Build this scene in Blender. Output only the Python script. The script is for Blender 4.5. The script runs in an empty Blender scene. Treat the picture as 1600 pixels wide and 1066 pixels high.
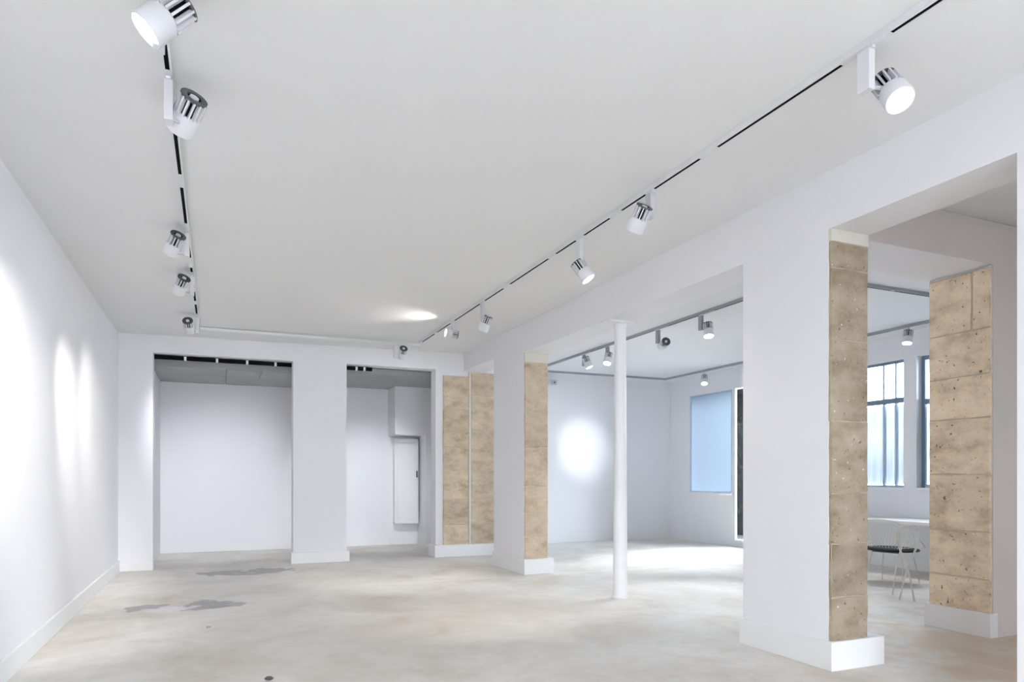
import bpy, bmesh, math, random
from mathutils import Vector, Matrix

random.seed(7)
scene = bpy.context.scene
COL = scene.collection

# ------------------------------------------------------------------ camera
cam_d = bpy.data.cameras.new('camera')
cam = bpy.data.objects.new('camera', cam_d)
COL.objects.link(cam)
cam.location = (0, 0, 1.25)
cam.rotation_euler = (math.radians(90), 0, math.radians(-23.218))
cam_d.sensor_width = 36.0
cam_d.lens = 36.0 * 1077.0 / 1600.0
cam_d.shift_y = (747.0 - 533.0) / 1600.0
cam_d.clip_start = 0.05
cam_d.clip_end = 200
scene.camera = cam

# ------------------------------------------------------------------ sky, exposure
SKY = 14.0
SPOT = 2.8
world = bpy.data.worlds.new('overcast_sky')
scene.world = world
world.use_nodes = True
bg = world.node_tree.nodes['Background']
bg.inputs[0].default_value = (0.84, 0.915, 1.0, 1)
bg.inputs[1].default_value = SKY

scene.view_settings.view_transform = 'Standard'
scene.view_settings.look = 'None'
scene.view_settings.gamma = 1
scene.view_settings.use_curve_mapping = False
scene.view_settings.exposure = 0.42
try:
    scene.cycles.use_denoising = True
    scene.cycles.max_bounces = 8
    scene.cycles.diffuse_bounces = 6
    scene.cycles.transparent_max_bounces = 12
    scene.cycles.adaptive_threshold = 0.06
    scene.cycles.sample_clamp_indirect = 6.0
    scene.cycles.caustics_reflective = False
    scene.cycles.caustics_refractive = False
except Exception:
    pass


def portal(name, loc, rot, sx, sy):
    """Window portal: guides sky light sampling, gives off no light itself."""
    d = bpy.data.lights.new(name, 'AREA')
    d.shape = 'RECTANGLE'
    d.size, d.size_y = sx, sy
    d.cycles.is_portal = True
    o = bpy.data.objects.new(name, d)
    COL.objects.link(o)
    o.location = loc
    o.rotation_euler = rot
    return o


R90 = math.pi / 2
# unseen shopfront and added side window behind the camera, and the windows of the far room's street wall
portal('shopfront_portal', (1.3, -3.02, 1.55), (R90, 0, math.pi), 2.2, 2.7)
portal('side_fill_window_portal', (6.0, -3.02, 1.7), (R90, 0, math.pi), 1.2, 1.6)  # unseen window added to brighten the side room's cross wall
for yc, w, zc, h in ((7.3, 1.4, 2.0, 1.8), (5.71, 1.4, 2.0, 1.8), (9.5, 0.96, 1.5, 2.8)):
    portal('window_portal', (8.99, yc, zc), (R90, 0, R90), w, h)


# ------------------------------------------------------------------ materials
def new_mat(name):
    m = bpy.data.materials.new(name)
    m.use_nodes = True
    nt = m.node_tree
    for n in list(nt.nodes):
        nt.nodes.remove(n)
    out = nt.nodes.new('ShaderNodeOutputMaterial')
    return m, nt, out


def N(nt, t, **kw):
    n = nt.nodes.new(t)
    for k, v in kw.items():
        setattr(n, k, v)
    return n


def plain(name, col, rough=0.5, metal=0.0, vary=0.03, scale=3.0, bump=0.0, bscale=40.0, spec=0.5):
    """Principled material with a little procedural mottling and relief."""
    m, nt, out = new_mat(name)
    p = N(nt, 'ShaderNodeBsdfPrincipled')
    tc = N(nt, 'ShaderNodeTexCoord')
    nz = N(nt, 'ShaderNodeTexNoise')
    nz.inputs['Scale'].default_value = scale
    nz.inputs['Detail'].default_value = 4
    nt.links.new(tc.outputs['Object'], nz.inputs['Vector'])
    mx = N(nt, 'ShaderNodeMix', data_type='RGBA')
    mx.inputs[6].default_value = (*[c * (1 - vary) for c in col], 1)
    mx.inputs[7].default_value = (*[min(1, c * (1 + vary)) for c in col], 1)
    nt.links.new(nz.outputs[0], mx.inputs[0])
    nt.links.new(mx.outputs[2], p.inputs['Base Color'])
    p.inputs['Roughness'].default_value = rough
    p.inputs['Metallic'].default_value = metal
    p.inputs['Specular IOR Level'].default_value = spec
    if bump > 0:
        n2 = N(nt, 'ShaderNodeTexNoise')
        n2.inputs['Scale'].default_value = bscale
        n2.inputs['Detail'].default_value = 3
        nt.links.new(tc.outputs['Object'], n2.inputs['Vector'])
        b = N(nt, 'ShaderNodeBump')
        b.inputs['Strength'].default_value = bump
        b.inputs['Distance'].default_value = 0.01
        nt.links.new(n2.outputs[0], b.inputs['Height'])
        nt.links.new(b.outputs[0], p.inputs['Normal'])
    nt.links.new(p.outputs[0], out.inputs[0])
    return m


def emit(name, col, strength):
    m, nt, out = new_mat(name)
    e = N(nt, 'ShaderNodeEmission')
    e.inputs[0].default_value = (*col, 1)
    e.inputs[1].default_value = strength
    nt.links.new(e.outputs[0], out.inputs[0])
    return m


def thin_glass(name, tint=(0.95, 0.98, 1.0)):
    m, nt, out = new_mat(name)
    t = N(nt, 'ShaderNodeBsdfTransparent')
    t.inputs[0].default_value = (*tint, 1)
    g = N(nt, 'ShaderNodeBsdfGlossy')
    g.inputs['Roughness'].default_value = 0.02
    f = N(nt, 'ShaderNodeFresnel')
    f.inputs[0].default_value = 1.25
    mx = N(nt, 'ShaderNodeMixShader')
    nt.links.new(f.outputs[0], mx.inputs[0])
    nt.links.new(t.outputs[0], mx.inputs[1])
    nt.links.new(g.outputs[0], mx.inputs[2])
    nt.links.new(mx.outputs[0], out.inputs[0])
    return m


def translucent(name, col, share=0.7):
    m, nt, out = new_mat(name)
    t = N(nt, 'ShaderNodeBsdfTranslucent')
    t.inputs[0].default_value = (*col, 1)
    d = N(nt, 'ShaderNodeBsdfDiffuse')
    d.inputs[0].default_value = (*col, 1)
    mx = N(nt, 'ShaderNodeMixShader')
    mx.inputs[0].default_value = share
    nt.links.new(d.outputs[0], mx.inputs[1])
    nt.links.new(t.outputs[0], mx.inputs[2])
    nt.links.new(mx.outputs[0], out.inputs[0])
    return m


def stone_mat(name='limestone', gain=1.0):
    m, nt, out = new_mat(name)
    L = nt.links.new
    p = N(nt, 'ShaderNodeBsdfPrincipled')
    p.inputs['Roughness'].default_value = 0.9
    p.inputs['Specular IOR Level'].default_value = 0.2
    geo = N(nt, 'ShaderNodeNewGeometry')
    oi = N(nt, 'ShaderNodeObjectInfo')
    big = N(nt, 'ShaderNodeTexNoise')
    big.inputs['Scale'].default_value = 4.0
    big.inputs['Detail'].default_value = 6
    big.inputs['Roughness'].default_value = 0.65
    mp = N(nt, 'ShaderNodeMapping')
    mp.inputs['Scale'].default_value = (1, 1, 1.7)
    L(geo.outputs['Position'], mp.inputs['Vector'])
    L(mp.outputs[0], big.inputs['Vector'])
    cr = N(nt, 'ShaderNodeValToRGB')
    e = cr.color_ramp.elements
    e[0].position = 0.28
    e[0].color = (0.40, 0.30, 0.20, 1)
    e[1].position = 0.72
    e[1].color = (0.72, 0.60, 0.46, 1)
    k = cr.color_ramp.elements.new(0.5)
    k.color = (0.60, 0.49, 0.36, 1)
    L(big.outputs[0], cr.inputs[0])
    # per block tone
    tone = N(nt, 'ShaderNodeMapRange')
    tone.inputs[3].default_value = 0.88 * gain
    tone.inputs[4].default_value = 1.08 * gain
    L(oi.outputs['Random'], tone.inputs[0])
    mul = N(nt, 'ShaderNodeVectorMath', operation='SCALE')
    L(cr.outputs[0], mul.inputs[0])
    L(tone.outputs[0], mul.inputs['Scale'])
    # dark pits and pale plaster specks
    fine = N(nt, 'ShaderNodeTexNoise')
    fine.inputs['Scale'].default_value = 34.0
    fine.inputs['Detail'].default_value = 4
    L(geo.outputs['Position'], fine.inputs['Vector'])
    pit = N(nt, 'ShaderNodeValToRGB')
    pit.color_ramp.elements[0].position = 0.27
    pit.color_ramp.elements[0].color = (1, 1, 1, 1)
    pit.color_ramp.elements[1].position = 0.35
    pit.color_ramp.elements[1].color = (0, 0, 0, 1)
    L(fine.outputs[0], pit.inputs[0])
    spk = N(nt, 'ShaderNodeValToRGB')
    spk.color_ramp.elements[0].position = 0.69
    spk.color_ramp.elements[0].color = (0, 0, 0, 1)
    spk.color_ramp.elements[1].position = 0.75
    spk.color_ramp.elements[1].color = (1, 1, 1, 1)
    L(fine.outputs[0], spk.inputs[0])
    m1 = N(nt, 'ShaderNodeMix', data_type='RGBA')
    L(pit.outputs[0], m1.inputs[0])
    L(mul.outputs[0], m1.inputs[6])
    m1.inputs[7].default_value = (0.16, 0.12, 0.08, 1)
    m2 = N(nt, 'ShaderNodeMix', data_type='RGBA')
    L(spk.outputs[0], m2.inputs[0])
    L(m1.outputs[2], m2.inputs[6])
    m2.inputs[7].default_value = (0.82, 0.76, 0.66, 1)
    L(m2.outputs[2], p.inputs['Base Color'])
    b = N(nt, 'ShaderNodeBump')
    b.inputs['Strength'].default_value = 0.5
    b.inputs['Distance'].default_value = 0.012
    L(fine.outputs[0], b.inputs['Height'])
    L(b.outputs[0], p.inputs['Normal'])
    L(p.outputs[0], out.inputs[0])
    return m


def floor_mat():
    m, nt, out = new_mat('worn_concrete')
    L = nt.links.new
    p = N(nt, 'ShaderNodeBsdfPrincipled')
    tc = N(nt, 'ShaderNodeTexCoord')
    pos = tc.outputs['Object']
    n1 = N(nt, 'ShaderNodeTexNoise')
    n1.inputs['Scale'].default_value = 1.1
    n1.inputs['Detail'].default_value = 7
    n1.inputs['Roughness'].default_value = 0.62
    n1.inputs['Distortion'].default_value = 0.6
    L(pos, n1.inputs['Vector'])
    cr = N(nt, 'ShaderNodeValToRGB')
    e = cr.color_ramp.elements
    e[0].position = 0.30
    e[0].color = (0.60, 0.535, 0.455, 1)
    e[1].position = 0.62
    e[1].color = (0.80, 0.775, 0.735, 1)
    k = e.new(0.45)
    k.color = (0.715, 0.675, 0.615, 1)
    L(n1.outputs[0], cr.inputs[0])
    # finer scuffs
    n2 = N(nt, 'ShaderNodeTexNoise')
    n2.inputs['Scale'].default_value = 7.0
    n2.inputs['Detail'].default_value = 6
    n2.inputs['Roughness'].default_value = 0.7
    L(pos, n2.inputs['Vector'])
    sc = N(nt, 'ShaderNodeMapRange')
    sc.inputs[1].default_value = 0.3
    sc.inputs[2].default_value = 0.7
    sc.inputs[3].default_value = 0.93
    sc.inputs[4].default_value = 1.05
    L(n2.outputs[0], sc.inputs[0])
    mul = N(nt, 'ShaderNodeVectorMath', operation='SCALE')
    L(cr.outputs[0], mul.inputs[0])
    L(sc.outputs[0], mul.inputs['Scale'])
    col = mul.outputs[0]

    def blob(col, cx, cy, rx, ry, rgb, amount, seed, hard=0.12, rot=0.0):
        mp = N(nt, 'ShaderNodeMapping', vector_type='TEXTURE')
        mp.inputs['Location'].default_value = (cx, cy, 0)
        mp.inputs['Rotation'].default_value = (0, 0, rot)
        mp.inputs['Scale'].default_value = (rx, ry, 1)
        L(pos, mp.inputs['Vector'])
        ln = N(nt, 'ShaderNodeVectorMath', operation='LENGTH')
        L(mp.outputs[0], ln.inputs[0])
        nn = N(nt, 'ShaderNodeTexNoise', noise_dimensions='4D')
        nn.inputs['Scale'].default_value = 6.0
        nn.inputs['Detail'].default_value = 5
        nn.inputs['W'].default_value = seed
        L(pos, nn.inputs['Vector'])
        ad = N(nt, 'ShaderNodeMath', operation='MULTIPLY_ADD')
        ad.inputs[1].default_value = 2.4
        L(nn.outputs[0], ad.inputs[0])
        L(ln.outputs['Value'], ad.inputs[2])
        mr = N(nt, 'ShaderNodeMapRange', interpolation_type='SMOOTHSTEP')
        mr.inputs[1].default_value = 2.0 - hard
        mr.inputs[2].default_value = 2.0 + hard
        mr.inputs[3].default_value = amount
        mr.inputs[4].default_value = 0.0
        L(ad.outputs[0], mr.inputs[0])
        mx = N(nt, 'ShaderNodeMix', data_type='RGBA')
        L(mr.outputs[0], mx.inputs[0])
        L(col, mx.inputs[6])
        mx.inputs[7].default_value = (*rgb, 1)
        return mx.outputs[2]

    grey = (0.36, 0.35, 0.345)
    # grey worn patches in front of the far recess and beside the left wall
    col = blob(col, 0.10, 9.86, 0.36, 0.26, grey, 0.85, 1.3)
    col = blob(col, 0.66, 9.82, 0.32, 0.28, grey, 0.85, 4.1)
    col = blob(col, 0.36, 9.60, 0.28, 0.14, grey, 0.75, 6.7)
    col = blob(col, -0.62, 7.46, 0.24, 0.20, grey, 0.8, 2.2)
    col = blob(col, -0.10, 7.42, 0.30, 0.32, grey, 0.9, 9.4)
    col = blob(col, 0.10, 7.30, 0.22, 0.16, grey, 0.7, 3.6)
    col = blob(col, -0.40, 7.32, 0.28, 0.18, (0.80, 0.77, 0.79), 0.7, 5.5)
    # brownish worn zones of the bare screed
    col = blob(col, 2.2, 6.2, 1.0, 1.1, (0.66, 0.56, 0.46), 0.35, 7.7, 0.7)
    col = blob(col, 0.9, 5.2, 0.9, 1.0, (0.64, 0.57, 0.48), 0.35, 8.3, 0.7)
    col = blob(col, 6.1, 2.0, 2.7, 2.3, (0.64, 0.49, 0.35), 0.95, 8.9, 0.6)  # side room floor, browner partly to put its shade into the colour
    # pale filled joint across the room at the far pier
    sx = N(nt, 'ShaderNodeSeparateXYZ')
    L(pos, sx.inputs[0])
    wob = N(nt, 'ShaderNodeMath', operation='MULTIPLY_ADD')
    wob.inputs[1].default_value = 0.10
    L(n2.outputs[0], wob.inputs[0])
    L(sx.outputs[1], wob.inputs[2])
    dst = N(nt, 'ShaderNodeMath', operation='SUBTRACT')
    L(wob.outputs[0], dst.inputs[0])
    dst.inputs[1].default_value = 8.08
    ab = N(nt, 'ShaderNodeMath', operation='ABSOLUTE')
    L(dst.outputs[0], ab.inputs[0])
    ln = N(nt, 'ShaderNodeMapRange', interpolation_type='SMOOTHSTEP')
    ln.inputs[1].default_value = 0.02
    ln.inputs[2].default_value = 0.06
    ln.inputs[3].default_value = 0.7
    ln.inputs[4].default_value = 0.0
    L(ab.outputs[0], ln.inputs[0])
    gt = N(nt, 'ShaderNodeMapRange')
    gt.inputs[1].default_value = 0.9
    gt.inputs[2].default_value = 1.7
    L(sx.outputs[0], gt.inputs[0])
    ml = N(nt, 'ShaderNodeMath', operation='MULTIPLY')
    L(ln.outputs[0], ml.inputs[0])
    L(gt.outputs[0], ml.inputs[1])
    mj = N(nt, 'ShaderNodeMix', data_type='RGBA')
    L(ml.outputs[0], mj.inputs[0])
    L(col, mj.inputs[6])
    mj.inputs[7].default_value = (0.80, 0.77, 0.70, 1)
    L(mj.outputs[2], p.inputs['Base Color'])
    ro = N(nt, 'ShaderNodeMapRange')
    ro.inputs[3].default_value = 0.38
    ro.inputs[4].default_value = 0.58
    L(n1.outputs[0], ro.inputs[0])
    L(ro.outputs[0], p.inputs['Roughness'])
    p.inputs['Specular IOR Level'].default_value = 0.4
    b = N(nt, 'ShaderNodeBump')
    b.inputs['Strength'].default_value = 0.08
    b.inputs['Distance'].default_value = 0.01
    L(n2.outputs[0], b.inputs['Height'])
    L(b.outputs[0], p.inputs['Normal'])
    L(p.outputs[0], out.inputs[0])
    return m


WALL = plain('white_wall_paint', (0.88, 0.873, 0.90), 0.75, vary=0.012, scale=1.5, bump=0.05, bscale=25, spec=0.25)
CEIL = plain('white_ceiling_paint', (0.845, 0.845, 0.845), 0.85, vary=0.012, scale=1.0, bump=0.03, bscale=20, spec=0.2)
TRIM = plain('white_trim_paint', (0.88, 0.88, 0.885), 0.5, vary=0.015, scale=4, bump=0.04, bscale=30)
GREYC = plain('bare_grey_plaster', (0.42, 0.43, 0.43), 0.85, vary=0.10, scale=2.0, bump=0.1, bscale=18, spec=0.2)
MORTAR = plain('lime_mortar', (0.60, 0.51, 0.39), 0.95, vary=0.12, scale=14, bump=0.3, bscale=40, spec=0.1)
MORTAR_SHADED = plain('mortar_shaded', (0.44, 0.37, 0.28), 0.95, vary=0.12, scale=14, bump=0.3, bscale=40, spec=0.1)  # mortar darkened along with the shaded near jamb
PLASTER = plain('ragged_plaster', (0.68, 0.65, 0.58), 0.9, vary=0.06, scale=10, bump=0.25, bscale=30, spec=0.1)
STONE = stone_mat()
STONE_SHADED = stone_mat('limestone_shaded', 0.60)  # same limestone, darkened to put the near jamb's shade into its colour
STONE_LIT = stone_mat('limestone_lit', 1.5)  # same limestone, colour lightened in place of light missing on the partition jamb
FLOOR = floor_mat()
TRACKW = plain('white_track_metal', (0.78, 0.79, 0.81), 0.35, vary=0.02, scale=5)
LAMPW = plain('white_lamp_enamel', (0.76, 0.76, 0.79), 0.4, vary=0.02, scale=8)
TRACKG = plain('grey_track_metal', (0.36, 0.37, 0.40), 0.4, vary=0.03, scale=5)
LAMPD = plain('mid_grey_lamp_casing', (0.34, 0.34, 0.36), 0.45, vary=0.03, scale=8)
LAMPG = plain('grey_lamp_casing', (0.60, 0.60, 0.63), 0.4, vary=0.03, scale=8)
BLACK = plain('black_plastic', (0.008, 0.008, 0.009), 0.9, vary=0.2, scale=20, spec=0.05)
WALL_WARM_SHADE = plain('warm_shade_wall_tint', (0.74, 0.68, 0.655), 0.8, vary=0.02, scale=1.5, spec=0.2)
DARK = plain('dark_grey_metal', (0.10, 0.10, 0.11), 0.4, metal=0.4, vary=0.1, scale=20)
LENS = emit('lit_lens', (1.0, 0.98, 0.96), 9.0)
LENS_DIM = emit('lit_lens_soft', (1.0, 0.98, 0.96), 3.0)
FRAMEB = plain('pale_blue_frame_paint', (0.55, 0.66, 0.78), 0.45, vary=0.03, scale=6)
FRAMED = plain('slate_blue_frame_paint', (0.16, 0.24, 0.33), 0.45, vary=0.06, scale=6)
GLASS = thin_glass('window_glass')
FROST = translucent('frosted_pane', (0.345, 0.385, 0.425), 0.75)
SHEER = translucent('sheer_curtain', (0.52, 0.54, 0.57), 0.6)
WIREW = plain('white_coated_wire', (0.72, 0.70, 0.64), 0.4, vary=0.03, scale=9)
PADB = plain('black_seat_pad', (0.012, 0.012, 0.013), 0.8, vary=0.2, scale=30, bump=0.2, bscale=80)
LEAF = plain('ivy_leaf', (0.022, 0.045, 0.022), 0.6, vary=0.5, scale=6)
YARD = plain('dark_yard_wall', (0.022, 0.021, 0.02), 0.9, vary=0.5, scale=5, bump=0.3, bscale=20)
PAVE = plain('street_asphalt', (0.20, 0.20, 0.20), 0.9, vary=0.15, scale=4, bump=0.2, bscale=60)


# ------------------------------------------------------------------ mesh helpers
class MB:
    def __init__(self):
        self.v = []
        self.f = []

    def box(self, x0, x1, y0, y1, z0, z1, M=None):
        i = len(self.v)
        pts = [(x0, y0, z0), (x1, y0, z0), (x1, y1, z0), (x0, y1, z0),
               (x0, y0, z1), (x1, y0, z1), (x1, y1, z1), (x0, y1, z1)]
        if M:
            pts = [tuple(M @ Vector(q)) for q in pts]
        self.v += pts
        self.f += [[i + a for a in q] for q in
                   ((3, 2, 1, 0), (4, 5, 6, 7), (0, 1, 5, 4), (1, 2, 6, 5), (2, 3, 7, 6), (3, 0, 4, 7))]
        return self

    def lathe(self, prof, n=20, M=None, cap0=True, cap1=True):
        """prof: [(radius, z)] along local z."""
        i = len(self.v)
        for r, z in prof:
            for k in range(n):
                a = 2 * math.pi * k / n
                q = Vector((r * math.cos(a), r * math.sin(a), z))
                self.v.append(tuple(M @ q) if M else tuple(q))
        for j in range(len(prof) - 1):
            for k in range(n):
                k2 = (k + 1) % n
                self.f.append([i + j * n + k, i + j * n + k2, i + (j + 1) * n + k2, i + (j + 1) * n + k])
        if cap0:
            self.f.append([i + k for k in range(n)][::-1])
        if cap1:
            b = i + (len(prof) - 1) * n
            self.f.append([b + k for k in range(n)])
        return self

    def tube(self, pts, r, n=6, closed=False):
        pts = [Vector(q) for q in pts]
        i = len(self.v)
        m = len(pts)
        up = Vector((0.13, 0.21, 0.97))
        for j, q in enumerate(pts):
            if closed:
                t = pts[(j + 1) % m] - pts[j - 1]
            else:
                t = pts[min(j + 1, m - 1)] - pts[max(j - 1, 0)]
            t.normalize()
            a = t.cross(up)
            if a.length < 0.05:
                a = t.cross(Vector((1, 0, 0)))
            a.normalize()
            b = t.cross(a)
            for k in range(n):
                w = 2 * math.pi * k / n
                self.v.append(tuple(q + (a * math.cos(w) + b * math.sin(w)) * r))
        rows = m if closed else m - 1
        for j in range(rows):
            j2 = (j + 1) % m
            for k in range(n):
                k2 = (k + 1) % n
                self.f.append([i + j * n + k, i + j * n + k2, i + j2 * n + k2, i + j2 * n + k])
        if not closed:
            self.f.append([i + k for k in range(n)][::-1])
            self.f.append([i + (m - 1) * n + k for k in range(n)])
        return self

    def build(self, name, mat, parent=None, smooth=False, bevel=0.0):
        me = bpy.data.meshes.new(name)
        me.from_pydata(self.v, [], self.f)
        bm = bmesh.new()
        bm.from_mesh(me)
        bmesh.ops.recalc_face_normals(bm, faces=bm.faces)
        if bevel > 0:
            bmesh.ops.bevel(bm, geom=bm.edges[:], offset=bevel, segments=2, affect='EDGES', profile=0.5)
        bm.to_mesh(me)
        bm.free()
        me.materials.append(mat)
        if smooth:
            for p in me.polygons:
                p.use_smooth = True
            me.set_sharp_from_angle(angle=math.radians(40))
        o = bpy.data.objects.new(name, me)
        COL.objects.link(o)
        if parent is not None:
            o.parent = parent
        return o


def tag(o, label, cat, group=None, kind=None):
    o['label'] = label
    o['category'] = cat
    if group:
        o['group'] = group
    if kind:
        o['kind'] = kind
    return o


def empty(name, loc=(0, 0, 0), rz=0.0):
    o = bpy.data.objects.new(name, None)
    COL.objects.link(o)
    o.location = loc
    o.rotation_euler = (0, 0, rz)
    o.empty_display_size = 0.1
    return o


def copy_tree(o, parent=None):
    c = o.copy()
    COL.objects.link(c)
    if parent is not None:
        c.parent = parent
    for ch in list(o.children):
        copy_tree(ch, c)
    return c


def wall_cells(mb, axis, t0, t1, a0, a1, z0, z1, holes):
    """Wall slab with rectangular openings; axis 'x' = thickness along x, runs along y."""
    A = sorted({a0, a1, *[h[0] for h in holes], *[h[1] for h in holes]})
    Z = sorted({z0, z1, *[h[2] for h in holes], *[h[3] for h in holes]})
    A = [a for a in A if a0 <= a <= a1]
    Z = [z for z in Z if z0 <= z <= z1]
    for i in range(len(A) - 1):
        run = None
        for j in range(len(Z) - 1):
            ca, cz_ = (A[i] + A[i + 1]) / 2, (Z[j] + Z[j + 1]) / 2
            solid = not any(h[0] < ca < h[1] and h[2] < cz_ < h[3] for h in holes)
            if solid and run is None:
                run = Z[j]
            if run is not None and (not solid or j == len(Z) - 2):
                top = Z[j + 1] if solid else Z[j]
                if axis == 'x':
                    mb.box(t0, t1, A[i], A[i + 1], run, top)
                else:
                    mb.box(A[i], A[i + 1], t0, t1, run, top)
                run = None
    return mb


# ------------------------------------------------------------------ dimensions (metres)
XL, XR, XR2, XE = -1.20, 3.66, 4.00, 8.70      # left wall, right wall faces, street wall
YF, YB, YN, YFAR = -3.0, 10.50, 12.75, 11.90   # shopfront, back wall, recess end, far room end
ZO = 2.87                                      # head of the openings in the right wall
ZT = 3.26


def cz(x):
    """Ceiling height: the old ceiling sinks slightly towards the left wall."""
    return 3.18 + (min(x, XR) - XL) / (XR - XL) * 0.07


# ------------------------------------------------------------------ floor, ceiling, street
f = MB().box(XL - 0.3, XE + 0.3, YF - 0.3, YN + 0.3, -0.12, 0.0).build('floor', FLOOR)
tag(f, 'pale worn concrete floor with beige mottling and grey stains', 'floor', kind='structure')

c = MB()
i0 = 0
c.v = [(XL - .3, YF - .3, cz(XL)), (XR, YF - .3, cz(XR)), (XE + .3, YF - .3, cz(XR)),
       (XE + .3, YN + .3, cz(XR)), (XR, YN + .3, cz(XR)), (XL - .3, YN + .3, cz(XL))]
c.v += [(x, y, 3.5) for x, y, z in c.v]
c.f = [[0, 1, 4, 5], [1, 2, 3, 4], [6, 11, 10, 7], [7, 10, 9, 8], [0, 6, 7, 1], [1, 7, 8, 2], [2, 8, 9, 3],
       [3, 9, 10, 4], [4, 10, 11, 5], [5, 11, 6, 0]]
c = c.build('ceiling', CEIL)
tag(c, 'smooth white painted ceiling over both rooms', 'ceiling', kind='structure')

st = MB().box(XE + 0.35, 30, -20, 30, -0.4, -0.15).build('ground_street', PAVE)
tag(st, 'grey asphalt street ground outside the windows', 'ground', kind='structure')
st = MB().box(-20, XE + 0.34, -20, YF - 0.35, -0.4, -0.15).build('ground_forecourt', PAVE)
tag(st, 'grey asphalt ground outside the shopfront', 'ground', kind='structure')

# ------------------------------------------------------------------ walls
w = MB().box(XL - 0.3, XL, YF - 0.3, YN + 0.3, 0, 3.3).build('wall_left', WALL)
tag(w, 'long white plaster wall with soft spotlight scallops', 'wall', kind='structure')

w = wall_cells(MB(), 'y', YF - 0.25, YF, XL, XE, 0, 3.3, [(0.2, 2.4, 0.2, 2.9), (5.4, 6.6, 0.9, 2.5)])  # unseen openings put in for daylight; the second brightens the side room
w = w.build('wall_front', WALL)
tag(w, 'white shopfront wall behind the viewer with an added side window', 'wall', kind='structure')

# right wall: two piers, lintels, three openings
w = wall_cells(MB(), 'x', XR, XR2, YF, YB, 0, 3.3,
               [(2.16, 3.31, 0, ZO), (4.10, 8.14, 0, ZO), (9.19, YB, 0, 2.97)])
wall_right = w.build('wall_right', WALL)
tag(wall_right, 'white wall pierced by wide openings with bare stone jambs', 'wall', kind='structure')

# cross partition of the far room
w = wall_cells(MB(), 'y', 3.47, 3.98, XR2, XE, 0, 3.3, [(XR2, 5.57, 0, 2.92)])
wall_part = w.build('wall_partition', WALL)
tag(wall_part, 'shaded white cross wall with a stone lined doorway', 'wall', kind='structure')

fc = wall_cells(MB(), 'y', 3.462, 3.47, XR2, XE, 0, 3.24, [(XR2, 5.57, 0, 2.92)])  # thin added facing; its tint stands in for warm shade on this side
fc.build('shade_facing', WALL_WARM_SHADE, wall_part)['label'] = 'side of the cross wall with warm shade put into its colour'

# back wall of the main room with the two recess openings
w = wall_cells(MB(), 'y', YB, YB + 0.25, XL, 4.5, 0, 3.3,
               [(-0.79, 1.03, 0, 2.96), (1.80, 3.19, 0, 2.97)])
wall_back = w.build('wall_back', WALL)
tag(wall_back, 'white end wall with two tall recess openings', 'wall', kind='structure')

# recess behind it
w = MB().box(XL, -0.85, YB + 0.25, YN, 0, 3.3).box(-1.2, 4.2, YN, YN + 0.2, 0, 3.3)
w.box(3.90, 4.2, YB + 0.25, YN, 0, 3.3)
w = w.build('wall_recess', WALL)
tag(w, 'cool white wall at the back of the recesses', 'wall', kind='structure')
# grey bare ceiling slabs of the recess
rc = MB().box(-0.85, 1.42, 10.98, YN, 2.86, 2.95).build('ceiling_recess', GREYC)
tag(rc, 'bare grey ceiling inside the two recesses', 'ceiling', kind='structure')
for x0, x1, y0, y1 in ((-0.84, 0.13, 11.0, 11.7), (0.15, 0.62, 11.0, 11.7), (0.64, 1.41, 11.0, 11.7),
                       (-0.84, 0.13, 11.72, 12.72), (0.15, 1.41, 11.72, 12.72)):
    MB().box(x0, x1, y0, y1, 2.842, 2.862).build('ceiling_panel', GREYC, rc, bevel=0.004)
MB().box(1.42, 3.90, 10.98, YN, 2.92, 3.0).build('ceiling_slab', GREYC, rc)
for k in range(5):
    y0 = 11.0 + k * 0.345
    MB().box(1.44, 3.88, y0, y0 + 0.325, 2.898, 2.922).build('ceiling_panel', GREYC, rc, bevel=0.004)

# far room: end wall, link wall, street wall with windows
w = MB().box(4.2, XE + 0.3, YFAR, YFAR + 0.25, 0, 3.3).build('wall_far', WALL)
tag(w, 'cool white far wall with a bright spotlight pool', 'wall', kind='structure')
w = MB().box(4.2, 4.5, YB + 0.25, YFAR, 0, 3.3).build('wall_link', WALL)
tag(w, 'short white wall beside the far stone pier', 'wall', kind='structure')
WINS = [(6.60, 8.00, 1.11, 2.90), (5.01, 6.41, 1.11, 2.90), (10.40, 11.26, 0.97, 2.88), (9.02, 10.40, 0.10, 2.91)]
w = wall_cells(MB(), 'x', XE, XE + 0.30, YF, YFAR, 0, 3.3, WINS)
w = w.build('wall_street', WALL)
tag(w, 'cool white street wall with windows in the far room', 'wall', kind='structure')

# pilaster at the left end of the far wall
p = MB().box(5.45, 6.05, YFAR - 0.09, YFAR, 0, 3.05).build('trim_pilaster', TRIM)
tag(p, 'flat white pilaster at the left end of the far wall', 'pilaster', kind='structure')

# stepped block with bulkhead in the right recess
w = MB().box(3.52, 3.90, 12.2, YN, 0, 2.90).box(2.95, 3.52, 12.2, YN, 2.03, 2.90).build('wall_bulkhead', WALL)
tag(w, 'white boxed bulkhead over the alcove in the right recess', 'wall', kind='structure')


# ------------------------------------------------------------------ baseboards and plinths
def board(name, label, boxes, bevel=0.004):
    mb = MB()
    for b in boxes:
        mb.box(*b)
    o = mb.build(name, TRIM, bevel=bevel)
    tag(o, label, 'baseboard', kind='structure')
    return o


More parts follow.
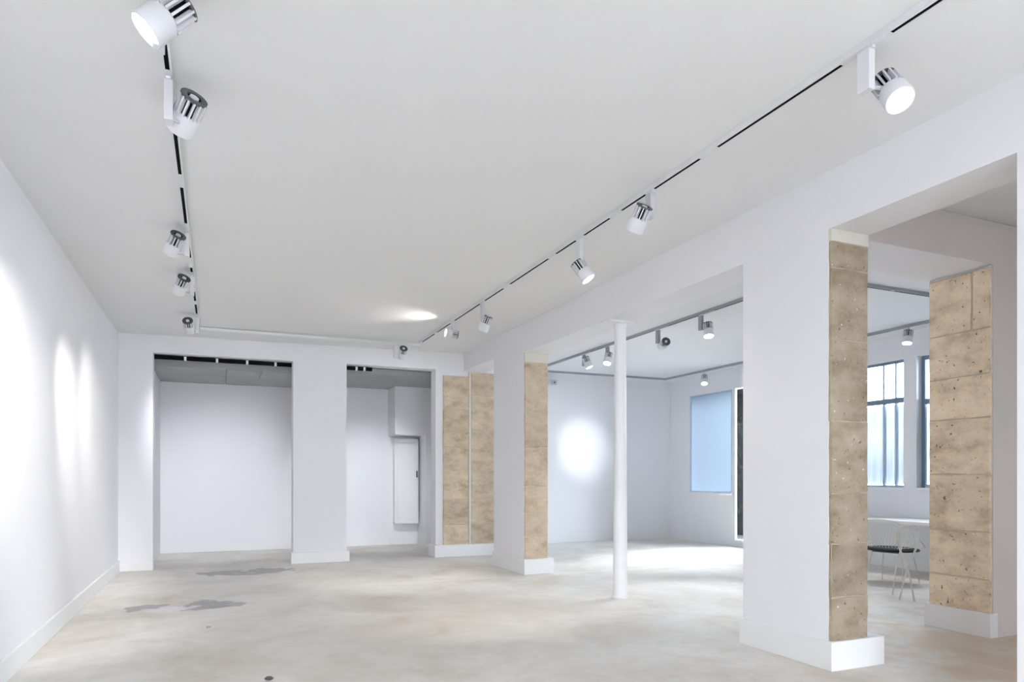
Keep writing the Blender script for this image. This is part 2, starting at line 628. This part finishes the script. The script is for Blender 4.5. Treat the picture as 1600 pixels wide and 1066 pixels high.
board('baseboard_left', 'white baseboard along the long left wall', [(XL, XL + 0.022, YF, YB, 0, 0.15)])
board('baseboard_right', 'white plinth around the near stone pier', [(XR - 0.022, 4.12, 3.265, 4.115, 0, 0.19)])
board('baseboard_entrance', 'white baseboard beside the near doorway at the right edge',
      [(XR - 0.022, XR2 + 0.02, YF, 2.175, 0, 0.19)])
board('baseboard_pier', 'white plinth around the far stone pier', [(XR - 0.022, 4.06, 8.075, 9.21, 0, 0.20)])
board('baseboard_back', 'white plinth at the foot of the pier between the recesses',
      [(1.00, 1.835, YB - 0.05, YB + 0.27, 0, 0.16)])
board('baseboard_corner', 'white baseboard in the left back corner', [(XL, -0.79, YB - 0.018, YB, 0, 0.10)])
board('baseboard_stone', 'white plinth under the twin stone strips', [(3.15, 4.25, YB - 0.09, YB + 0.27, 0, 0.185)])
board('baseboard_partition', 'white plinth under the stone doorway jamb', [(5.525, 5.62, 3.455, 4.0, 0, 0.19)])
board('baseboard_far', 'white baseboard along the far wall of the far room',
      [(6.05, XE, YFAR - 0.02, YFAR, 0, 0.17)])
board('baseboard_street', 'white baseboard below the street windows', [(XE - 0.02, XE, 4.0, 9.0, 0, 0.17)])
board('baseboard_recess', 'white baseboard at the back of the recesses', [(-0.85, 2.95, YN - 0.02, YN, 0, 0.12)])


# ------------------------------------------------------------------ bare stone blocks
def stone_block(parent, origin, ax, ay, a0, a1, z0, z1, depth, jit=0.006, mat=None):
    """A dressed block: ragged outline, bevelled proud face. ax = run direction, ay = outward normal."""
    ax, ay, up = Vector(ax), Vector(ay), Vector((0, 0, 1))
    o = Vector(origin)
    w, h = a1 - a0, z1 - z0
    ring = []
    for k in range(4):
        e0 = [(0, 0), (1, 0), (1, 1), (0, 1)][k]
        e1 = [(1, 0), (1, 1), (0, 1), (0, 0)][k]
        for t in (0.0, 0.34, 0.67):
            u = e0[0] + (e1[0] - e0[0]) * t
            v = e0[1] + (e1[1] - e0[1]) * t
            ring.append((a0 + u * w, z0 + v * h))
    cx, czz = (a0 + a1) / 2, (z0 + z1) / 2
    mb = MB()
    n = len(ring)
    for lvl in range(3):
        for (a, z) in ring:
            da = random.uniform(-jit, jit) * 0.6
            dz = random.uniform(-jit, jit)
            ins = 0.007 if lvl == 2 else 0.0
            a2 = a + da + (ins if a < cx else -ins)
            z2 = z + dz + (ins if z < czz else -ins)
            d = (-0.01, depth * 0.55, depth + random.uniform(-0.002, 0.002))[lvl]
            mb.v.append(tuple(o + ax * a2 + up * z2 + ay * d))
    for lvl in range(2):
        for k in range(n):
            k2 = (k + 1) % n
            mb.f.append([lvl * n + k, lvl * n + k2, (lvl + 1) * n + k2, (lvl + 1) * n + k])
    mb.v.append(tuple(o + ax * cx + up * czz + ay * (depth + 0.002)))
    ci = len(mb.v) - 1
    for k in range(n):
        mb.f.append([2 * n + k, 2 * n + (k + 1) % n, ci])
    return mb.build('stone_block', mat or STONE, parent)


def stone_face(parent, origin, ax, ay, a0, a1, courses, depth=0.022, splits=None, mat=None):
    """Courses of blocks over a thin mortar bed. courses = list of z joints from bottom to top."""
    axv, ayv, o = Vector(ax), Vector(ay), Vector(origin)
    M = Matrix((( axv.x, ayv.x, 0, o.x), (axv.y, ayv.y, 0, o.y), (axv.z, ayv.z, 1, o.z), (0, 0, 0, 1)))
    MB().box(a0 + 0.004, a1 - 0.004, -0.01, depth * 0.8, courses[0], courses[-1], M).build('mortar_bed', MORTAR_SHADED if mat is STONE_SHADED else MORTAR, parent)
    for i in range(len(courses) - 1):
        z0, z1 = courses[i] + 0.001, courses[i + 1] - 0.001
        sp = (splits or {}).get(i)
        xs = [a0, a1] if sp is None else [a0, a0 + (a1 - a0) * sp, a1]
        for j in range(len(xs) - 1):
            stone_block(parent, origin, ax, ay, xs[j] + (0.003 if j else 0), xs[j + 1] - (0.003 if j < len(xs) - 2 else 0),
                        z0, z1, depth, mat=mat)


# near pier jamb, faces the viewer (outward = -y)
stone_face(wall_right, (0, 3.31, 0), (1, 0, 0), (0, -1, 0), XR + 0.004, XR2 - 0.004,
           [0.185, 0.47, 0.82, 1.15, 1.62, 2.15, 2.62, 2.79], mat=STONE_SHADED)
MB().box(XR, XR2, 3.285, 3.312, 2.79, ZO).build('plaster_cap', PLASTER, wall_right, bevel=0.004)
# far pier jamb
stone_face(wall_right, (0, 8.14, 0), (1, 0, 0), (0, -1, 0), XR + 0.004, XR2 - 0.004,
           [0.195, 0.49, 0.785, 1.14, 1.64, 2.14, 2.75])
MB().box(XR, XR2, 8.112, 8.142, 2.75, ZO).build('plaster_cap', PLASTER, wall_right, bevel=0.004)
# doorway jamb of the partition (outward = -x)
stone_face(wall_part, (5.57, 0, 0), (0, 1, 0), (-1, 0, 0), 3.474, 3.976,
           [0.185, 0.45, 0.82, 1.28, 1.73, 2.07, 2.43, 2.90], splits={6: 0.28}, mat=STONE_LIT)
# twin strips on the end wall
stone_face(wall_back, (0, YB, 0), (1, 0, 0), (0, -1, 0), 3.31, 3.735,
           [0.18, 0.50, 0.91, 1.37, 1.73, 2.34, 2.88], depth=0.03)
stone_face(wall_back, (0, YB, 0), (1, 0, 0), (0, -1, 0), 3.775, 4.22,
           [0.18, 0.50, 0.91, 1.37, 2.02, 2.58, 2.95], depth=0.03)
MB().box(3.735, 3.775, YB - 0.034, YB + 0.01, 0.18, 2.96).build('plaster_strip', PLASTER, wall_back, bevel=0.004)

# ------------------------------------------------------------------ column
col = empty('column', (3.87, 6.16, 0))
tag(col, 'slender round white column standing in the wide opening', 'column')
MB().lathe([(0.074, 0.02), (0.072, 0.5), (0.066, 1.6), (0.060, 2.80)], 28).build('shaft', TRIM, col, smooth=True)
MB().lathe([(0.082, 0.0), (0.082, 0.018), (0.075, 0.024)], 28).build('base', TRIM, col, smooth=True)
MB().box(-0.20, 0.13, -0.12, 0.12, ZO - 0.022, ZO).build('cap_plate', TRIM, col, bevel=0.003)
MB().lathe([(0.060, 2.795), (0.066, 2.83), (0.070, 2.849)], 28).build('neck', TRIM, col, smooth=True)


# ------------------------------------------------------------------ windows
def window(name, label, y0, y1, z0, z1, mull, transom, fm, pane_low, pane_up, fw=0.035, xin=0.10, edge=None, sill=0.30):
    """Window in the street wall. mull = y positions of mullions; transom = z or None."""
    root = empty(name, (XE, (y0 + y1) / 2, z0))
    tag(root, label, 'window', kind='structure')
    ox, oy, oz = root.location

    def B(n, mat, *b):
        mb = MB().box(b[0] - ox, b[1] - ox, b[2] - oy, b[3] - oy, b[4] - oz, b[5] - oz)
        return mb.build(n, mat, root, bevel=0.003)
    xa, xb = XE + xin, XE + xin + 0.05
    B('frame_stile', edge or fm, xa, xb, y0, y0 + fw, z0, z1)
    B('frame_stile', edge or fm, xa, xb, y1 - fw, y1, z0, z1)
    B('frame_rail', fm, xa, xb, y0 + fw, y1 - fw, z0, z0 + fw)
    B('frame_rail', edge or fm, xa, xb, y0 + fw, y1 - fw, z1 - fw, z1)
    B('sill', TRIM, XE - 0.02, XE + sill, y0 + 0.002, y1 - 0.002, z0 - 0.03, z0 + 0.006)
    ys = [y0 + fw] + sorted(mull) + [y1 - fw]
    zs = [(z0 + fw, z1 - fw, pane_low)]
    if transom:
        B('transom', FRAMED, xa - 0.02, xb, y0 + fw, y1 - fw, transom - 0.035, transom + 0.035)
        zs = [(z0 + fw, transom - 0.035, pane_low), (transom + 0.035, z1 - fw, pane_up)]
    for za, zb, pm in zs:
        for m_ in mull:
            B('mullion', fm, xa, xb, m_ - 0.014, m_ + 0.014, za, zb)
        for k in range(len(ys) - 1):
            B('pane', pm, xa + 0.02, xa + 0.026, ys[k] + (0.014 if k else 0), ys[k + 1] - (0.014 if k < len(ys) - 2 else 0), za, zb)
    return root


window('window_1', 'tall blue framed street window behind the wire chair', 6.60, 8.00, 1.11, 2.90,
       [6.80, 6.99, 7.40, 7.70], 2.34, FRAMEB, GLASS, GLASS, edge=FRAMED)
window('window_2', 'street window half hidden by the stone doorway jamb', 5.01, 6.41, 1.11, 2.90,
       [5.4, 5.75, 6.10], 2.28, FRAMEB, GLASS, GLASS, fw=0.05, edge=FRAMED)
window('window_3', 'pale blue frosted window at the far end of the street wall', 10.035, 11.255, 0.97, 2.88,
       [], None, FRAMEB, FROST, FROST, fw=0.02, xin=0.0, sill=0.03)
pn = MB().box(XE, XE + 0.03, 9.982, 10.40, 0.10, 0.937).box(XE + 0.002, XE + 0.03, 9.985, 10.40, 2.885, 2.91).box(XE, XE + 0.03, 9.982, 10.033, 0.938, 2.884)
pn = pn.build('trim_infill', TRIM)
tag(pn, 'white infill panel beneath the pale blue frosted window', 'panel', kind='structure')
window('window_4', 'narrow view of a full height clear glass window', 9.02, 9.98, 0.10, 2.91,
       [], None, TRIM, GLASS, GLASS, fw=0.02, xin=0.0, sill=0.05)


def curtain(y0, y1, z0, z1, x, label):
    mb = MB()
    n = 60
    for k in range(n + 1):
        y = y0 + (y1 - y0) * k / n
        dx = 0.014 * math.sin(k * 1.15) + 0.006 * math.sin(k * 2.7 + 1)
        mb.v += [(x + dx, y, z0), (x + dx * 0.6, y, z1)]
    for k in range(n):
        mb.f.append([2 * k, 2 * k + 2, 2 * k + 3, 2 * k + 1])
    o = mb.build('sheer_curtain', SHEER, smooth=True)
    s = o.modifiers.new('thickness', 'SOLIDIFY')
    s.thickness = 0.001
    tag(o, label, 'curtain', 'sheer curtains behind the street windows')
    return o


curtain(6.64, 7.96, 1.16, 2.29, XE + 0.19, 'white sheer curtain behind the lower panes of the tall blue window')
curtain(5.07, 6.34, 1.17, 2.23, XE + 0.19, 'white sheer curtain in the window half hidden by the stone jamb')

# added shading passage outside the clear window, its walls overgrown with ivy
yw = MB().box(11.8, 12.0, 11.4, 18.0, -0.15, 3.3).box(9.02, 9.2, 12.2, 18.0, -0.15, 3.3).box(9.02, 12.0, 18.0, 18.2, -0.15, 3.3)
yw.box(9.02, 12.0, 11.4, 18.2, 3.3, 3.5)  # roof added to keep sky light off the ivy
yw = yw.build('shading_enclosure', YARD)
tag(yw, 'dark added shading passage seen through the narrow clear window', 'enclosure')
iv = MB()
for k in range(2600):
    y = random.uniform(11.5, 17.5)
    z = random.uniform(1.2, 3.25) if random.random() < 0.85 else random.uniform(-0.1, 1.2)
    s = random.uniform(0.04, 0.09)
    ctr = Vector((11.8 - random.uniform(0.01, 0.14), y, z))
    a = Vector((random.uniform(-.6, .6), 1, random.uniform(-.6, .6))).normalized()
    b = a.cross(Vector((1, random.uniform(-.4, .4), random.uniform(-.4, .4)))).normalized()
    i = len(iv.v)
    iv.v += [tuple(ctr + b * s), tuple(ctr + a * s * .6), tuple(ctr - b * s), tuple(ctr - a * s * .6)]
    iv.f.append([i, i + 1, i + 2, i + 3])
iv = iv.build('ivy', LEAF, yw)
iv['kind'] = 'stuff'


# ------------------------------------------------------------------ lighting tracks
TH, TW = 0.034, 0.040


def track(label, axis, fixed, a0, a1, slots, zc=None, tm=None):
    """Surface track under the ceiling; slots = open black stretches, white covers between them."""
    z = (zc if zc is not None else cz(fixed if axis == 'y' else 4.0))
    root = empty('lighting_track', (fixed, a0, z - TH) if axis == 'y' else (a0, fixed, z - TH))
    tag(root, label, 'lighting track', 'white ceiling lighting tracks')
    Lr = a1 - a0
    tm = tm or TRACKW
    tag(root, label, 'lighting track', 'white ceiling lighting tracks' if tm is TRACKW else 'grey far room lighting tracks')

    def B(n, mat, w0, w1, b0, b1, h0, h1, bev=0.0):
        mb = MB()
        if axis == 'y':
            mb.box(w0, w1, b0, b1, h0, h1)
        else:
            mb.box(b0, b1, w0, w1, h0, h1)
        return mb.build(n, mat, root, bevel=bev)
    hw = TW / 2
    B('channel_side', tm, -hw, -0.010, 0, Lr, 0, TH)
    B('channel_side', tm, 0.010, hw, 0, Lr, 0, TH)
    B('channel_top', tm, -0.010, 0.010, 0, Lr, TH - 0.008, TH)
    B('conductor_slot', BLACK, -0.0098, 0.0098, 0.001, Lr - 0.001, 0.0015, TH - 0.009)
    prev = 0.0
    for s0, s1 in slots + [(a1, a1)]:
        b0, b1 = prev, s0 - a0
        if b1 - b0 > 0.01:
            B('slot_cover', tm, -0.0105, 0.0105, b0, b1, -0.0015, 0.008)
        prev = s1 - a0
    return root


ZTL, ZTR = cz(-0.21), cz(2.72)
track('white ceiling track with black slot running along the left wall', 'y', -0.21, 0.0, 9.73,
      [(0.2, 2.9), (3.20, 3.60), (3.76, 4.81), (5.02, 5.72), (6.12, 6.60), (6.95 - 0.05, 7.05), (7.35, 7.62), (7.78, 8.19), (8.34, 8.82)], ZTL)
track('white ceiling track with black slot running along the right wall openings', 'y', 2.72, 0.0, 9.73,
      [(0.2, 2.12), (2.38, 3.26), (3.42, 3.90), (4.00, 4.31), (4.47, 4.87), (5.0, 5.37), (5.51, 6.39), (6.56, 7.1),
       (7.24, 8.15), (8.30, 8.9), (9.0, 9.6)], ZTR)
track('white ceiling track crossing above the two recess openings', 'x', 9.75, -0.23, 2.74, [], cz(-0.2))
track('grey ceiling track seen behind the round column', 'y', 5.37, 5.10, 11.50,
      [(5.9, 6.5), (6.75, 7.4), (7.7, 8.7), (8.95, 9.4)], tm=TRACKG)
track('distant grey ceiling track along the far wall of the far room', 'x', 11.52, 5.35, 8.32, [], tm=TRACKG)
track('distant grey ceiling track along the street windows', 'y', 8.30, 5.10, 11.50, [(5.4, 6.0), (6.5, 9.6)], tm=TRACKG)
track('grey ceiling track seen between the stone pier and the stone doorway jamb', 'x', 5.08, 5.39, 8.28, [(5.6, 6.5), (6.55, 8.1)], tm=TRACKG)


# ------------------------------------------------------------------ track spotlights
def spotlight(label, base, head, aim, watts, size=50, blend=0.7, s=1.0, lens=None, along='y', col=(1, 0.965, 0.93), boxmat=None):
    """Track spot: adapter, driver box, yoke, finned head with lit lens.
    base = point on track underside, head = centre of the head, aim = point it looks at."""
    base, head, aim = Vector(base), Vector(head), Vector(aim)
    root = empty('track_spotlight', base)
    tag(root, label, 'spotlight', 'white track spotlights')
    bw, bl = 0.036 * s, 0.062 * s
    zb = -0.185 * s
    if along == 'x':
        ex, ey = bl / 2, bw / 2
    else:
        ex, ey = bw / 2, bl / 2
    MB().box(-ex * 0.5, ex * 0.5, -ey * 1.25, ey * 1.25, -0.012, -0.0015).build('adapter', LAMPW, root)
    MB().box(-ex, ex, -ey, ey, zb, -0.012).build('driver_box', boxmat or LAMPW, root, bevel=0.003)
    h = head - base
    d = (aim - head).normalized()
    up = Vector((0, 0, 1))
    side = d.cross(up)
    side = side.normalized() if side.length > 0.01 else Vector((1, 0, 0))
    upv = side.cross(d)
    M = Matrix(((side.x, upv.x, d.x, h.x), (side.y, upv.y, d.y, h.y), (side.z, upv.z, d.z, h.z), (0, 0, 0, 1)))
    R = 0.062 * s
    # pivot arm from the foot of the box to the head
    foot = Vector((0, 0, zb + 0.02 * s))
    piv = h - d * 0.01 * s
    mid = Vector((foot.x * 0.35 + piv.x * 0.65, foot.y * 0.35 + piv.y * 0.65, min(foot.z, piv.z + 0.02)))
    MB().tube([foot, (foot + mid) / 2, mid, piv], 0.009 * s, 8).build('pivot_arm', LAMPG, root, smooth=True)
    MB().lathe([(R * 0.80, -0.012 * s), (R * 0.97, 0.006 * s), (R, 0.075 * s), (R * 0.97, 0.080 * s), (R * 0.90, 0.080 * s), (R * 0.88, 0.066 * s)],
               26, M, True, False).build('head_shell', LAMPW, root, smooth=True)
    core = MB().lathe([(R * 0.66, -0.085 * s), (R * 0.66, -0.010 * s)], 18, M).build('heat_sink', BLACK, root, smooth=True)
    fins = MB()
    nf = 14
    for k in range(nf):
        a = 2 * math.pi * k / nf
        Mk = M @ Matrix.Rotation(a, 4, 'Z')
        fins.box(R * 0.6, R * 0.96, -0.0040 * s, 0.0040 * s, -0.088 * s, -0.008 * s, Mk)
    fins.build('cooling_fins', LAMPW, core)
    MB().lathe([(R * 0.50, -0.093 * s), (R * 0.93, -0.093 * s), (R * 0.93, -0.084 * s), (R * 0.50, -0.084 * s), (R * 0.50, -0.093 * s)],
               22, M, False, False).build('end_ring', DARK, core, smooth=True)
    MB().lathe([(R * 0.30, -0.094 * s), (R * 0.34, -0.084 * s)], 16, M).build('end_cap', LAMPW, core, smooth=True)
    MB().lathe([(R * 0.885, 0.066 * s), (R * 0.82, 0.072 * s), (R * 0.5, 0.077 * s), (R * 0.05, 0.079 * s)], 26, M, False, True).build(
        'lens', lens or LENS, root, smooth=True)
    ld = bpy.data.lights.new('spot_beam', 'SPOT')
    ld.energy = watts * SPOT
    ld.spot_size = math.radians(size)
    ld.spot_blend = blend
    ld.shadow_soft_size = 0.045 * s
    ld.color = col
    lo = bpy.data.objects.new('spot_beam', ld)
    COL.objects.link(lo)
    lo.parent = root
    lo.location = h + d * 0.10 * s
    lo.rotation_euler = d.to_track_quat('-Z', 'Y').to_euler()
    return root


zl, zr = ZTL - TH, ZTR - TH
zf = cz(5) - TH
COOL = (0.90, 0.95, 1.0)
# along the left wall
spotlight('brightly lit spotlight at the top edge on the left track', (-0.21, 3.06, zl), (-0.19, 3.02, 3.05), (-1.2, 2.95, 2.0), 70, 80, 1.0, 1.15)
spotlight('spotlight with long driver box second along the left track', (-0.21, 3.69, zl), (-0.135, 3.74, 3.03), (-1.2, 5.75, 1.3), 85, 58, 1.0, 1.1)
spotlight('spotlight third along the left track with striped fins', (-0.21, 5.95, zl), (-0.30, 5.93, 3.055), (-1.2, 7.6, 1.4), 60, 48, 1.0)
spotlight('small spotlight fourth along the left track', (-0.21, 7.18, zl), (-0.305, 7.13, 3.045), (-1.2, 8.8, 1.4), 30, 60, 1.0)
spotlight('spotlight at the far end of the left track showing its round back', (-0.21, 9.05, zl), (-0.30, 9.00, 3.045), (0.15, 12.75, 0.6), 72, 60, 1.0, col=COOL)
# along the right wall
spotlight('glaring spotlight nearest on the right track', (2.72, 2.25, zr), (2.83, 2.20, 3.01), (2.45, 0.8, 1.0), 45, 70, 0.9, 1.05)
spotlight('spotlight pointing down with ringed back on the right track', (2.72, 3.95, zr), (2.63, 3.95, 3.0), (2.4, 5.9, 0.7), 45, 60, 0.9, boxmat=LAMPG)
spotlight('white spotlight aimed at the near stone pier from the right track', (2.72, 4.94, zr), (2.745, 4.93, 2.93), (3.66, 4.2, 1.2), 4, 75, 1.0, lens=LENS_DIM)
spotlight('small dark spotlight far along the right track', (2.72, 7.17, zr), (2.76, 7.20, 2.97), (2.0, 8.6, 0.0), 40, 60, 0.9, boxmat=LAMPG)
spotlight('white spotlight tilted up at the ceiling on the right track', (2.72, 8.22, zr), (2.69, 8.20, 3.05), (1.5, 8.2, 3.18), 5, 110, 1.0, 0.9, lens=LENS_DIM)
spotlight('spotlight on the back track above the right recess', (2.37, 9.75, cz(-0.2) - TH), (2.46, 9.73, 3.045), (2.45, 12.75, 0.7), 60, 56, 1.0, along='x', col=COOL)
# far room
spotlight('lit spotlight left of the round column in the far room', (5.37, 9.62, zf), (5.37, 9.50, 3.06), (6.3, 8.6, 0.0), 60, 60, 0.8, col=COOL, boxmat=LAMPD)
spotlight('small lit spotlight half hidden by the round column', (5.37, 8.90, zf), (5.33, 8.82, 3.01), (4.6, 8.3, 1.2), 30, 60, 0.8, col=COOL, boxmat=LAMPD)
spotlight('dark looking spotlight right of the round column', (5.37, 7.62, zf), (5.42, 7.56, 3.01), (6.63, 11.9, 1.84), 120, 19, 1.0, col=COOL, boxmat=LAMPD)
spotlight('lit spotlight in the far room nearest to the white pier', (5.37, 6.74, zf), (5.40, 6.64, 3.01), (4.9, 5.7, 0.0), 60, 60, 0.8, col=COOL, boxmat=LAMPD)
spotlight('lit spotlight beside the pale blue window', (8.30, 10.35, zf), (8.27, 10.28, 3.05), (7.2, 9.0, 0.0), 120, 50, 0.8, col=COOL)
spotlight('spotlight seen between the stone pier and the stone jamb', (8.30, 6.25, zf), (8.25, 6.20, 3.07), (7.4, 5.9, 0.0), 40, 60, 0.8, col=COOL)


# ------------------------------------------------------------------ recess fittings
def black_rail(label, x0, x1, y, z, clips):
    root = empty('shutter_rail', (x0, y, z))
    tag(root, label, 'rail', 'black rails under the recess lintels')
    MB().box(0, x1 - x0, -0.03, 0.03, 0, 0.05).build('rail', BLACK, root)
    for cx in clips:
        MB().box(cx - x0 - 0.016, cx - x0 + 0.016, -0.036, 0.034, -0.006, 0.05).build('clip', TRIM, root, bevel=0.003)


black_rail('black rail with white clips under the left recess lintel', -0.785, 1.025, YB + 0.20, 2.90, [-0.40, 0.01, 0.41, 0.80])
black_rail('short black rail under the right recess lintel', 1.805, 2.22, YB + 0.20, 2.91, [1.98, 2.10])

cab = empty('wall_cabinet', (3.04, 12.62, 0.40))
tag(cab, 'white cabinet with its door ajar in the right recess alcove', 'cabinet')
MB().box(0.0, 0.47, 0.03, 0.125, 0.0, 1.58).build('body', TRIM, cab, bevel=0.003)
dr = MB().box(0.0, 0.44, -0.02, 0.0, 0.0, 1.58).box(0.05, 0.39, -0.026, -0.018, 0.08, 1.50)
dr = dr.build('door', TRIM, cab, bevel=0.003)
dr.rotation_euler = (0, 0, math.radians(-6))
MB().box(0.40, 0.425, -0.045, -0.02, 0.86, 0.98).build('handle', DARK, dr, bevel=0.003)

bx = empty('wall_sensor', (5.925, YFAR - 0.09, 3.03))
tag(bx, 'small grey box high up beside the far stone pier', 'sensor')
MB().box(-0.05, 0.05, -0.06, 0.0, 0.0, 0.09).build('casing', LAMPG, bx, bevel=0.006)
MB().lathe([(0.018, 0), (0.014, 0.012), (0.003, 0.016)], 12, Matrix.Translation((0, -0.06, 0.04)) @ Matrix.Rotation(R90, 4, 'X')).build('eye', DARK, bx)


# ------------------------------------------------------------------ furniture in the far room
def wire_chair():
    """Low wire-mesh bucket chair with a black pad; faces local +x."""
    root = empty('wire_chair', (0, 0, 0))

    def shell(u, v):
        # u -1..1 across, v 0 (front edge) .. 1 (top of back)
        if v < 0.5:
            t = v / 0.5
            x = 0.26 - 0.44 * t
            z = 0.43 - 0.05 * math.sin(t * math.pi * 0.9)
        else:
            t = (v - 0.5) / 0.5
            x = -0.18 - 0.13 * t
            z = 0.405 + 0.36 * t
        half = 0.25 + 0.08 * math.sin(v * math.pi)
        rise = 0.16 * abs(u) ** 3 * math.sin(min(1, v * 1.15) * math.pi)
        fwd = 0.10 * abs(u) ** 2 * max(0, v - 0.4)
        drop = 0.05 * u * u * max(0, v - 0.7) / 0.3
        return Vector((x + fwd, u * half, z + rise - drop))
    mesh = MB()
    n = 18
    for k in range(-n // 2, n // 2 + 1):
        for sgn in (1, -1):
            pts = []
            for j in range(17):
                v = j / 16
                u = k / (n / 2) * 1.0 + sgn * (v - 0.5) * 0.9
                if -1 <= u <= 1:
                    pts.append(shell(u, v))
            if len(pts) > 2:
                mesh.tube(pts, 0.0022, 4)
    sh = mesh.build('wire_shell', WIREW, root)
    sh['kind'] = 'stuff'
    rim = [shell(u / 8, 0) for u in range(-8, 9)] + [shell(1, v / 14) for v in range(1, 15)] + \
          [shell(u / 8, 1) for u in range(7, -9, -1)] + [shell(-1, v / 14) for v in range(13, 0, -1)]
    MB().tube(rim, 0.006, 6, closed=True).build('rim', WIREW, root, smooth=True)
    pad = MB()
    M = Matrix.Translation((-0.02, 0, 0.385)) @ Matrix.Diagonal((1.12, 1.36, 1, 1))
    pad.lathe([(0.19, 0.0), (0.215, 0.006), (0.225, 0.018), (0.215, 0.032), (0.17, 0.04)], 28, M)
    pad.build('seat_pad', PADB, root, smooth=True)
    for sx_, sy_ in ((1, 1), (1, -1), (-1, 1), (-1, -1)):
        MB().tube([(0.13 * sx_, 0.17 * sy_, 0.375), (0.20 * sx_, 0.22 * sy_, 0.0)], 0.008, 8).build('leg', WIREW, root, smooth=True)
    MB().tube([(-0.13, 0.17, 0.372), (-0.13, -0.17, 0.372)], 0.007, 6).build('stretcher', DARK, root)
    MB().tube([(0.13, 0.17, 0.372), (0.13, -0.17, 0.372)], 0.007, 6).build('stretcher', DARK, root)
    return root


ch = wire_chair()
ch.location = (7.40, 5.76, 0)
ch.rotation_euler = (0, 0, math.radians(12))
tag(ch, 'white wire mesh chair with black seat pad at the desk', 'chair', 'wire chairs at the desk')
ch2 = copy_tree(ch)
ch2.location = (7.62, 4.96, 0)
ch2.rotation_euler = (0, 0, math.radians(-5))
tag(ch2, 'wire chair mostly hidden behind the stone doorway jamb', 'chair', 'wire chairs at the desk')

dk = empty('desk', (8.34, 6.2, 0))
tag(dk, 'white desk under the street windows behind the wire chair', 'desk')
MB().box(-0.32, 0.32, -1.3, 1.3, 0.66, 0.70).build('desk_top', TRIM, dk, bevel=0.004)
for sx_ in (-0.27, 0.27):
    for sy_ in (-1.22, 1.22):
        MB().box(sx_ - 0.02, sx_ + 0.02, sy_ - 0.02, sy_ + 0.02, 0, 0.66).build('leg', TRIM, dk, bevel=0.003)

sd = empty('tube_stand', (6.50, 4.88, 0))
tag(sd, 'white bent tube stand with crossed legs in front of the wire chair', 'stand')
la = [(-0.03, -0.07, 0.0), (-0.10, -0.03, 0.27), (-0.148, 0.0, 0.58), (-0.166, 0.0, 0.70), (-0.155, 0.0, 0.738), (-0.12, 0.0, 0.752)]
lb = [(0.10, 0.0, 0.757), (0.145, 0.0, 0.745), (0.16, 0.0, 0.70), (0.115, 0.0, 0.52), (-0.02, 0.03, 0.27), (-0.06, 0.10, 0.0)]
la[0] = (0.00, -0.07, 0.0)
la[1] = (-0.04, -0.045, 0.26)
lb[4] = (0.0, 0.03, 0.26)
lb[5] = (-0.05, 0.06, 0.0)
MB().tube(la[:4], 0.010, 8).build('leg', WIREW, sd, smooth=True)
MB().tube(lb[2:], 0.010, 8).build('leg', WIREW, sd, smooth=True)
MB().tube(la[3:] + lb[:3], 0.010, 8).build('top_bar', WIREW, sd, smooth=True)
MB().tube([(0.0, 0.0, 0.757), (0.12, 0.22, 0.35), (0.16, 0.30, 0.0)], 0.008, 8).build('rear_strut', WIREW, sd, smooth=True)

# ------------------------------------------------------------------ small debris on the floor
for x, y, s, lab in ((0.30, 4.52, 0.030, 'dark chip of rubble on the floor at the bottom edge'),
                     (-0.06, 6.29, 0.022, 'pale crumb of plaster on the floor near the grey stain')):
    mb = MB()
    prof = [(s * 0.75, 0.0), (s, s * 0.22), (s * 0.55, s * 0.5)]
    mb.lathe(prof, 7)
    mb.v = [(a + random.uniform(-.2, .2) * s, b + random.uniform(-.2, .2) * s, max(0, c_ + random.uniform(-.1, .1) * s)) for a, b, c_ in mb.v]
    o = mb.build('rubble_chip', DARK if s > 0.025 else MORTAR)
    o.location = (x, y, 0)
    tag(o, lab, 'debris')
